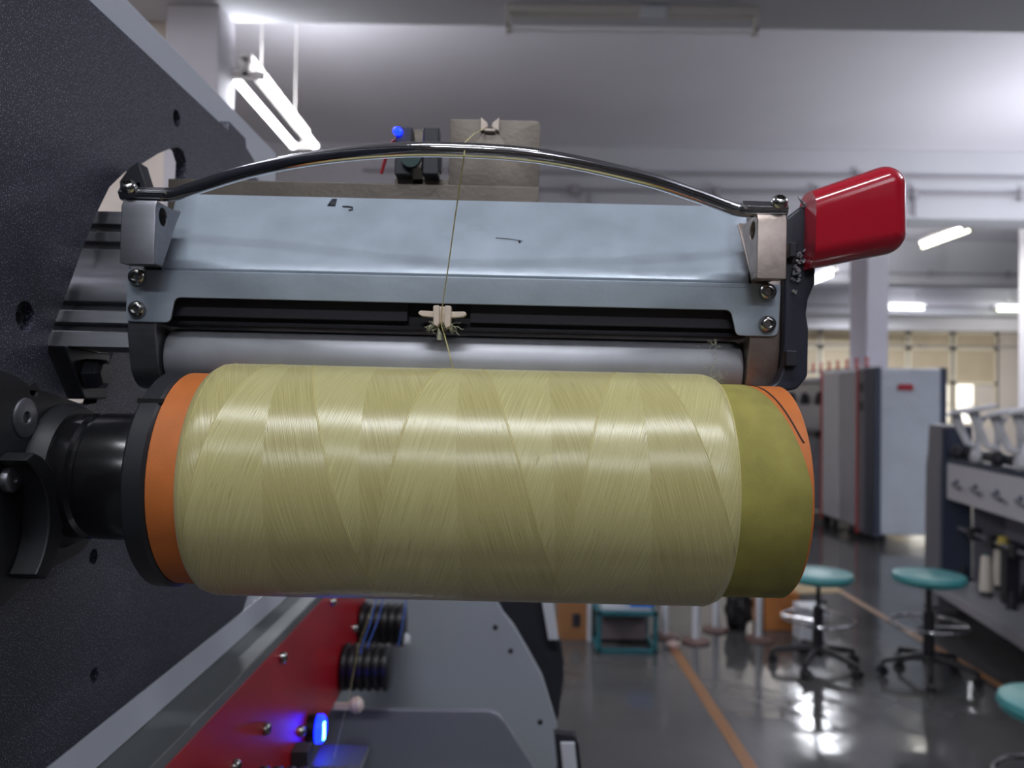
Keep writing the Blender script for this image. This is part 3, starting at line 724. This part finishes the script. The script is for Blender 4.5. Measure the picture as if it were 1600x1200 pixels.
plate2d('light_strip', ws, [], .004, M_plastic_white, ls, 'y', .994, bevel=.0008)
v = Pw(548, 1103, .90); MB().lathe([(0, 0), (.006, 0), (.009, .004), (.009, .010), (.005, .014), (0, .014)], (v[0], v[1], v[2]), (1, 0, .2), 20).box(v[0]-.03, v[0], v[1]-.003, v[1]+.003, v[2]-.003, v[2]+.003).build('thread_guide', M_ceramic, ls)
v = Pw(636, 1000, 1.04); MB().lathe([(0, 0), (.007, 0), (.009, .004), (.006, .010), (0, .010)], (v[0]-.006, v[1], v[2]), (1, 0, 0), 20).box(v[0]-.04, v[0]-.006, v[1]-.003, v[1]+.003, v[2]-.01, v[2]-.004).build('thread_guide', M_plastic_white, ls)
v = Pw(532, 1205, .75); MB().box(v[0]-.03, v[0]+.02, v[1], v[1]+.05, v[2]-.05, v[2]+.004).build('lower_sensor_box', mat('grey_plastic', (80, 82, 90), .5), ls, bevel=.003)
MB().box(v[0]-.022, v[0]+.012, v[1]-.004, v[1], v[2]-.04, v[2]-.003).build('lower_sensor_window', M_black_gloss, ls, bevel=.001)
for i, (pts, m, lb) in enumerate((
    ([(589, 930, 1.0), (578, 975, .97), (565, 1010, .92), (559, 1050, .915)], M_bluethread, 'outer blue thread curving over the black ribbed roller under the bobbin'),
    ([(600, 930, 1.0), (592, 965, .985), (576, 1005, .93), (569, 1050, .915)], M_bluethread, 'inner blue thread curving over the black ribbed roller under the bobbin'),
    ([(635, 935, 1.02), (630, 970, 1.0), (622, 1010, .99)], M_bluethread, 'short blue thread at the outer rim of the ribbed rollers'),
    ([(585, 940, .95), (560, 1010, .9), (545, 1090, .85), (530, 1150, .8), (517, 1205, .75)], M_thread, 'faint pale thread slanting across the grey guards to the picture bottom'))):
    tag(MB().tube([Pw(*p) for p in pts], .0007 if i < 3 else .00022, 8).build('thread', m), lb, 'thread')

# ------------------------------------------------------------------ stools
M_teal = mat('teal_vinyl', (58, 138, 140), .35, bump=.05, bscale=60)
M_base = mat('black_nylon', (30, 30, 36), .4)
def make_stool(seat_z, label, loc, rz):
    t = thing('swivel_stool', label, 'stool', loc, (0, 0, rz), 'teal swivel stools on the concrete floor')
    o = (loc[0], loc[1])
    def B(): return MB()
    z = seat_z
    B().lathe([(0, z-.055), (.15, z-.055), (.175, z-.045), (.185, z-.025), (.178, z-.006), (.15, z), (0, z+.002)], (0, 0, 0), (0, 0, 1), 48).build('seat', M_teal, t, local=True)
    B().lathe([(0, .07), (.028, .07), (.028, z-.20), (.024, z-.2), (.024, z-.19), (.012, z-.19), (.012, z-.055), (0, z-.055)], (0, 0, 0), (0, 0, 1), 24).build('column', M_base, t, local=True)
    B().cyl((.02, 0, z-.17), (1, 0, 0), .008, .035, 12).build('lever_knob', M_base, t, local=True)
    R = .19; zr = .27
    B().tube([(R*math.cos(a), R*math.sin(a), zr) for a in [2*PI*i/48 for i in range(48)]], .009, 10, close=True).build('foot_ring', M_chrome, t, local=True)
    mb = B()
    for i in range(3):
        a = 2*PI*i/3+.4; mb.tube([(.02*math.cos(a), .02*math.sin(a), zr-.01), (R*math.cos(a), R*math.sin(a), zr)], .006, 8)
    mb.build('ring_spoke', M_chrome, t, local=True)
    for i in range(5):
        a = 2*PI*i/5; c, s_ = math.cos(a), math.sin(a)
        lg = B().tube([(.01*c, .01*s_, .105), (.09*c, .09*s_, .10), (.23*c, .23*s_, .075)], [.024, .018, .013], 10).build('leg', M_base, t, local=True)
        cc = B(); cc.cyl((.235*c-s_*.006, .235*s_+c*.006, .027), (-s_, c, 0), .026, .016, 20); cc.cyl((.235*c-s_*-.022, .235*s_+c*-.022, .027), (-s_, c, 0), .026, .016, 20)
        cc.cyl((.235*c, .235*s_, .04), (0, 0, 1), .010, .04, 10); cc.build('caster', M_base, lg, local=True)
    return t
def copy_tree(o, parent=None):
    c = o.copy(); C.objects.link(c); c.parent = parent
    for ch in [x for x in bpy.data.objects if x.parent == o]: copy_tree(ch, c)
    return c
def fl(px, py, h=0.):
    """the point at height h under that pixel"""
    d = CM.to_3x3() @ Vector(((px-800)/FPX, (600-py)/FPX, -1)); k = (h-EYE)/d.z; return (d.x*k, d.y*k)
p = fl(1278, 1012, .11)
st = make_stool(.53, 'teal round stool with its seat partly behind the olive end of the bobbin', (p[0], p[1], 0), .30)
bpy.context.view_layer.update()
p = fl(1451, 1026, .11); c = copy_tree(st); c.location = (p[0], p[1], 0.0); c.rotation_euler = (0, 0, -.75); c['label'] = 'teal round stool standing alone in front of the yarn cone shelf'
c.scale = (1.0, 1.0, 1.05)
c = copy_tree(st); c.location = (1.76, 2.55, 0); c.rotation_euler = (0, 0, .2); c['label'] = 'nearest teal stool, cut off by the picture edge at the bottom corner'

# ------------------------------------------------------------------ plastic-wrapped cabinet machine
M_wrap = mat('wrapped_white_panel', (190, 197, 206), .22, bump=.18, bscale=7, coat=.5, var=.06, vscale=3)
M_wrap_grey = mat('wrapped_grey_panel', (178, 178, 188), .25, bump=.2, bscale=7, coat=.5)
M_wrapw = mat('wrapped_bright_panel', (222, 222, 230), .25, bump=.2, bscale=7, coat=.5)
M_navy = mat('navy_column', (62, 70, 88), .4)
M_grey = mat('grey_column', (120, 120, 128), .4)
M_redtrim = mat('red_trim', (205, 60, 60), .5)
cb = thing('wrapped_cabinet_machine', 'tall white cabinet machine in plastic film with a small red label', 'machine', (4.05, 8.7, 0))
MB().box(3.76, 4.42, 8.24, 9.6, .10, 1.82).build('cabinet_body', M_wrap, cb, bevel=.015)
MB().box(4.42, 4.50, 8.26, 8.6, .10, 1.83).build('edge_post', M_navy, cb, bevel=.01)
MB().box(3.735, 3.80, 8.22, 8.46, .08, 1.83).build('navy_post', M_navy, cb, bevel=.01)
MB().box(3.735, 3.80, 8.47, 8.63, .08, 1.83).build('grey_post', M_grey, cb, bevel=.01)
MB().box(3.735, 3.78, 8.66, 9.12, .12, 1.81).build('side_door', M_wrap_grey, cb, bevel=.01)
MB().box(3.735, 3.78, 9.14, 9.62, .12, 1.81).build('side_door', M_wrapw, cb, bevel=.01)
for yy in (8.64, 9.64): MB().box(3.73, 3.75, yy, yy+.025, .05, 1.82).build('red_edge', M_redtrim, cb)
for zz in (1.62, 1.42): MB().box(3.725, 3.735, 8.5, 8.58, zz-.05, zz+.05).build('switch', M_dark, cb, bevel=.004)
v = Pw(1415, 605, 8.24); MB().box(v[0]-.08, v[0]+.07, 8.225, 8.24, v[2]-.028, v[2]+.03).build('red_label', mat('red_label', (170, 30, 45), .5), cb)
for xx, yy in ((3.85, 8.35), (4.35, 8.35), (3.85, 9.5), (4.35, 9.5)): MB().cyl((xx, yy, 0), (0, 0, 1), .03, .11, 12).build('foot', M_dark, cb)
# spinning frame running back behind it
sf = thing('spinning_frame', 'long grey-blue spinning frame running back behind the wrapped cabinet', 'machine', (4.1, 11.9, 0))
M_bluegrey = mat('blue_grey_body', (128, 134, 150), .4, var=.2, vscale=4)
MB().box(3.80, 4.5, 9.75, 14.5, .12, 1.05).build('lower_body', M_bluegrey, sf, bevel=.01)
MB().box(3.95, 4.5, 9.75, 14.5, 1.05, 1.70).build('upper_body', M_wrap_grey, sf, bevel=.01)
MB().box(3.72, 4.3, 9.75, 14.5, 1.70, 1.76).build('creel_shelf', M_wrap, sf, bevel=.01)
MB().box(3.70, 3.95, 9.75, 14.5, 1.02, 1.10).build('front_rail', M_dark, sf, bevel=.01)
for i in range(9): MB().lathe([(0, 0), (.05, 0), (.06, .03), (.05, .1), (.02, .16), (0, .16)], (3.84, 10.0+i*.5, 1.42), (0, 0, 1), 14).build('drive_unit', M_dark, sf)
mb = MB(); mb.box(3.86, 3.90, 8.7, 14.5, 1.825, 1.85).build('creel_rail', M_wrap_grey, sf)
for xx, yy in ((3.9, 9.9), (4.4, 9.9), (3.9, 14.3), (4.4, 14.3)): MB().box(xx-.04, xx+.04, yy-.04, yy+.04, 0, .13).build('foot', M_dark, sf)
M_redbob = mat('red_bobbin_plastic', (205, 60, 55), .4)
first = None
for i in range(22):
    y = 8.75+i*.26
    if first is None:
        o = MB().lathe([(0, 0), (.026, 0), (.024, .02), (.012, .03), (.012, .07), (.022, .08), (.02, .1), (0, .105)], (0, 0, 0), (0, 0, 1), 14).build('red_bobbin', M_redbob)
        first = o
    else: o = first.copy(); C.objects.link(o)
    o.location = (3.88, y, 1.85)
    tag(o, 'small red bobbin standing in the row on top of the spinning frame', 'bobbin', 'red bobbins along the top of the spinning frame')

# ------------------------------------------------------------------ rewinding machine at the edge
RO = Vector((3.02, 5.6, 0)); RZ = -.150
rw = thing('rewinding_machine', 'grey and white rewinding machine with curved white thread guides at the picture edge', 'machine', tuple(RO), (0, 0, RZ))
M_wpanel = mat('white_machine_panel', (205, 205, 210), .4)
def LB(): return MB()
LB().prism([(-.02, 0), (-.012, 1.0), (.0, 1.10), (.01, 1.31), (.20, 1.31), (.20, 0)], 'y', .03, .30).build('end_cabinet', M_grey, rw, bevel=.006, local=True)
LB().box(.0, .19, .0, .03, .25, 1.29).build('end_inner_panel', M_navy, rw, bevel=.003, local=True)
LB().box(-.10, .60, -3.0, 0, .17, .235).build('base_shelf', mat('shelf_enamel', (165, 165, 172), .45), rw, bevel=.004, local=True)
LB().box(.10, .60, -3.0, 0, .0, .17).build('plinth', M_dark, rw, local=True)
LB().box(.38, .60, -3.0, 0, .235, 1.05).build('back_panel', mat('mid_grey_panel', (128, 128, 138), .5), rw, local=True)
LB().box(.19, .60, -.04, -.005, .235, 1.05).build('end_back_panel', mat('mid_grey_panel', (128, 128, 138), .5), rw, local=True)
LB().box(.02, .38, -3.0, -.01, .80, 1.05).build('front_panel', M_wpanel, rw, bevel=.008, local=True)
LB().box(.02, .60, -3.0, 0, 1.05, 1.09).build('top_deck', M_navy, rw, bevel=.003, local=True)
LB().cyl((.08, 0, 1.13), (0, -1, 0), .035, 3.0, 16).build('drive_roller', M_dark, rw, local=True)
LB().cyl((.10, -.02, .60), (0, -1, 0), .014, 3.0, 12).build('yarn_rail', M_grey, rw, local=True)
for i in range(5):
    y = -.16-i*.30
    LB().lathe([(.0, 0), (.05, 0), (.055, .015), (.04, .04), (.015, .05), (0, .05)], (.05, y, 1.13), (-1, 0, .1), 16).build('winding_head', M_wpanel if i % 2 else M_dark, rw, local=True)
    hn = LB().tube([(.02, y+.02, 1.42), (.05, y, 1.30), (.08, y-.04, 1.20), (.14, y-.08, 1.17)], [.035, .026, .022, .02], 10).build('curved_guide', M_wpanel, rw, local=True)
    LB().lathe([(0, 0), (.10, 0), (.105, .012), (.07, .03), (0, .035)], (.06, y-.02, 1.40+.02*(i % 2)), (-.25, .1, 1), 20).build('guide_disc', M_wpanel, hn, local=True)
    LB().tube([(.16, y, 1.05), (.16, y, 1.3), (.20, y-.02, 1.38)], .018, 8).build('guide_post', M_wpanel, rw, local=True)
    LB().tube([(.02, y-.05, .93), (-.02, y-.06, .925), (-.03, y-.12, .91), (-.02, y-.18, .905)], [.012, .010, .010, .014], 8).build('lever', M_grey, rw, local=True)
    LB().lathe([(0, 0), (.012, 0), (.010, .012), (0, .013)], (.02, y-.04, .94), (-1, 0, 0), 12).build('blue_stud', mat('blue_stud', (50, 60, 130), .4), rw, local=True)
    LB().box(.07, .14, y-.13, y-.06, .56, .64).build('rail_clip', M_dark, rw, bevel=.004, local=True)
for y in (-.62, -1.2):
    LB().box(.12, .20, y-.06, y+.02, .235, .62).build('black_post', M_dark, rw, bevel=.004, local=True)
LB().lathe([(0, 0), (.03, 0), (.028, .05), (.0, .055)], (.11, -.66, .60), (0, 0, 1), 14).build('yellow_cap', mat('yellow_cap', (200, 180, 90), .5), rw, local=True)
Rm = Matrix.Rotation(RZ, 3, 'Z')
def onshelf(px, py):
    x, y = fl(px, py, .235); return (x, y, .235)
M_yarnw = mat('white_yarn_cone', (225, 218, 205), .8)
for (px, py, hh, lb) in ((1541, 932, .26, 'white yarn cone on the shelf, the nearer of the pair'), (1561, 922, .27, 'white yarn cone on the shelf, half behind the nearer one')):
    q3 = onshelf(px, py); t = thing('yarn_cone', lb, 'yarn cone', q3, group=None)
    LB().lathe([(0, 0), (.034, 0), (.030, .03), (.018, .045), (0, .045)], (0, 0, 0), (0, 0, 1), 20).build('cone_base', M_dark, t, local=True)
    LB().lathe([(0, .035), (.040, .035), (.043, .05), (.030, hh-.01), (.022, hh), (0, hh)], (0, 0, 0), (0, 0, 1), 24).build('yarn', M_yarnw, t, local=True)
    LB().lathe([(0, hh), (.012, hh), (.010, hh+.02), (0, hh+.02)], (0, 0, 0), (0, 0, 1), 14).build('cone_tip', mat('teal_tip', (60, 110, 105), .6), t, local=True)
src = None
for (px, py, lb) in ((1504, 908, 'bare black cone holder on the shelf by the end cabinet'), (1525, 908, 'bare black cone holder on the shelf, just before the white cones'), (1581, 952, 'bare black cone holder nearest the shelf edge beside the white cones'), (1469, 893, 'bare black cone holder at the foot of the end cabinet'), (1600, 940, 'bare black cone holder cut by the picture edge')):
    q3 = onshelf(px, py)
    if src is None: o = src = LB().lathe([(0, 0), (.032, 0), (.032, .012), (.024, .02), (.018, .06), (.008, .11), (0, .115)], (0, 0, 0), (0, 0, 1), 20).build('cone_holder', M_dark)
    else: o = src.copy(); C.objects.link(o)
    o.location = q3; tag(o, lb, 'cone holder')

# ------------------------------------------------------------------ things on the floor below the bobbin
M_card = mat('brown_cardboard', (150, 104, 66), .85, var=.08, vscale=8)
M_card2 = mat('orange_cardboard', (176, 112, 58), .85, var=.08, vscale=8)
x, y = fl(873, 1000); x2, _ = fl(920, 1000)
t = thing('cardboard_box', 'brown cardboard box beside the teal frame, nearest the grey guard', 'box', ((x+x2)/2, y+.12, 0))
MB().box(x, x2+.01, y, y+.26, 0, .24).build('carton', M_card, t, bevel=.004)
MB().box(x+.08, x+.13, y-.002, y, .08, .16).build('dark_print', M_dark, t)
MB().lathe([(0, 0), (.05, 0), (.05, .02), (0, .02)], (x+.10, y+.06, .24), (0, 0, 1), 20).build('tape_roll', M_ceramic, t)
x, y = fl(932, 1021); x2, _ = fl(1027, 1021)
M_tealpaint = mat('teal_steel_paint', (36, 98, 108), .45)
t = thing('steel_trolley', 'low teal steel frame trolley with an open front on the concrete', 'trolley', ((x+x2)/2, y+.2, 0))
fr_ = MB(); H = .24; Dp = .34; k = .025
for xx in (x, x2-k):
    for yy in (y, y+Dp-k): fr_.box(xx, xx+k, yy, yy+k, 0, H)
for zz in (.0, H-k):
    fr_.box(x, x2, y, y+k, zz, zz+k); fr_.box(x, x2, y+Dp-k, y+Dp, zz, zz+k); fr_.box(x, x+k, y, y+Dp, zz, zz+k); fr_.box(x2-k, x2, y, y+Dp, zz, zz+k)
fr_.build('frame', M_tealpaint, t, bevel=.003)
MB().box(x+.03, x2-.03, y+.03, y+Dp-.03, H-.02, H+.01).build('grey_tray', M_disc, t, bevel=.004)
MB().box(x+.03, x2-.03, y+.2, y+Dp-.03, .02, .16).build('inner_box', mat('dull_mauve', (110, 100, 104), .7), t, bevel=.004)
tag(MB().box(x+.20, x+.34, y+.06, y+.2, H+.0105, H+.075).build('blue_packet', mat('bright_blue_plastic', (30, 120, 220), .4), bevel=.01), 'bright blue packet lying on the teal trolley', 'packet')
x, y = fl(921, 1003); tag(MB().box(x-.013, x+.013, y, y+.03, 0, .45).build('white_post', M_plastic_white, bevel=.003), 'slim white post standing between cardboard box and teal trolley', 'post')
M_polebase = mat('brown_round_base', (112, 88, 82), .5)
proto = None
for (px, py, lb) in ((1039, 994, 'white pole on a brown round base, next to the teal trolley'), (1087, 1003, 'white pole on a brown round base, nearest the start of the orange line'), (1118, 985, 'white pole on a brown round base, the farthest one, beside the black bag'), (1186, 1000, 'white pole on a brown round base, in front of the orange cardboard box')):
    x, y = fl(px, py)
    if proto is None:
        t = proto = thing('pole_stand', lb, 'stand', (x, y, 0), group='white poles on round bases')
        LB().lathe([(0, 0), (.083, 0), (.083, .012), (.04, .022), (0, .022)], (0, 0, 0), (0, 0, 1), 36).build('base', M_polebase, t, local=True)
        LB().lathe([(0, .02), (.021, .02), (.021, .60), (0, .60)], (0, 0, 0), (0, 0, 1), 20).build('pole', M_plastic_white, t, local=True)
        bpy.context.view_layer.update()
    else: t = copy_tree(proto); t.location = (x, y, 0); t['label'] = lb
x, y = fl(1195, 985); x2, _ = fl(1248, 985)
t = thing('cardboard_box', 'orange-brown open cardboard box behind the stool, its flaps spread', 'box', ((x+x2)/2, y+.14, 0))
MB().box(x, x2, y, y+.26, 0, .235).build('carton', M_card2, t, bevel=.004)
MB().prism([(x2, .23), (x2+.28, .245), (x2+.28, .252), (x2, .238)], 'y', y+.01, y+.25).prism([(x, .235), (x-.07, .229), (x-.07, .235), (x, .242)], 'y', y+.01, y+.25).build('flap', mat('cream_card', (196, 176, 140), .85), t)
x, y = fl(1252, 1003); x2, _ = fl(1290, 1003)
tag(MB().box(x, x2, y, y+.15, 0, .21).build('white_carton', M_plastic_white, bevel=.004), 'white carton on the floor just behind the pole of the teal stool', 'box')
x, y = fl(1155, 985)
bg = bmesh.new(); bmesh.ops.create_icosphere(bg, subdivisions=4, radius=1)
for v in bg.verts:
    nz = math.sin(v.co.x*7)*.08+math.sin(v.co.y*9+1)*.07+math.sin(v.co.z*8+v.co.x*5)*.08
    v.co = Vector((v.co.x*.085*(1+nz)+(x+.0), v.co.y*.07*(1+nz)+y+.02, max(.0, (v.co.z*.14*(1+nz)+.125))))
mb = MB(); mb.bm.free(); mb.bm = bg
tag(mb.build('black_bag', mat('black_bag_plastic', (28, 26, 30), .45)), 'crumpled black bag on the floor between two white poles', 'bag')
x, y = fl(1052, 1012)
bg = bmesh.new(); bmesh.ops.create_icosphere(bg, subdivisions=3, radius=1)
for v in bg.verts:
    nz = math.sin(v.co.x*6+1)*.12+math.sin(v.co.y*8)*.1
    v.co = Vector((v.co.x*.037*(1+nz)+x, v.co.y*.03*(1+nz)+y, max(0, v.co.z*.022*(1+nz)+.02)))
mb = MB(); mb.bm.free(); mb.bm = bg
tag(mb.build('yarn_waste', mat('pale_pink_fluff', (216, 190, 185), .9)), 'small pale pink ball of yarn waste at the head of the orange line', 'waste')
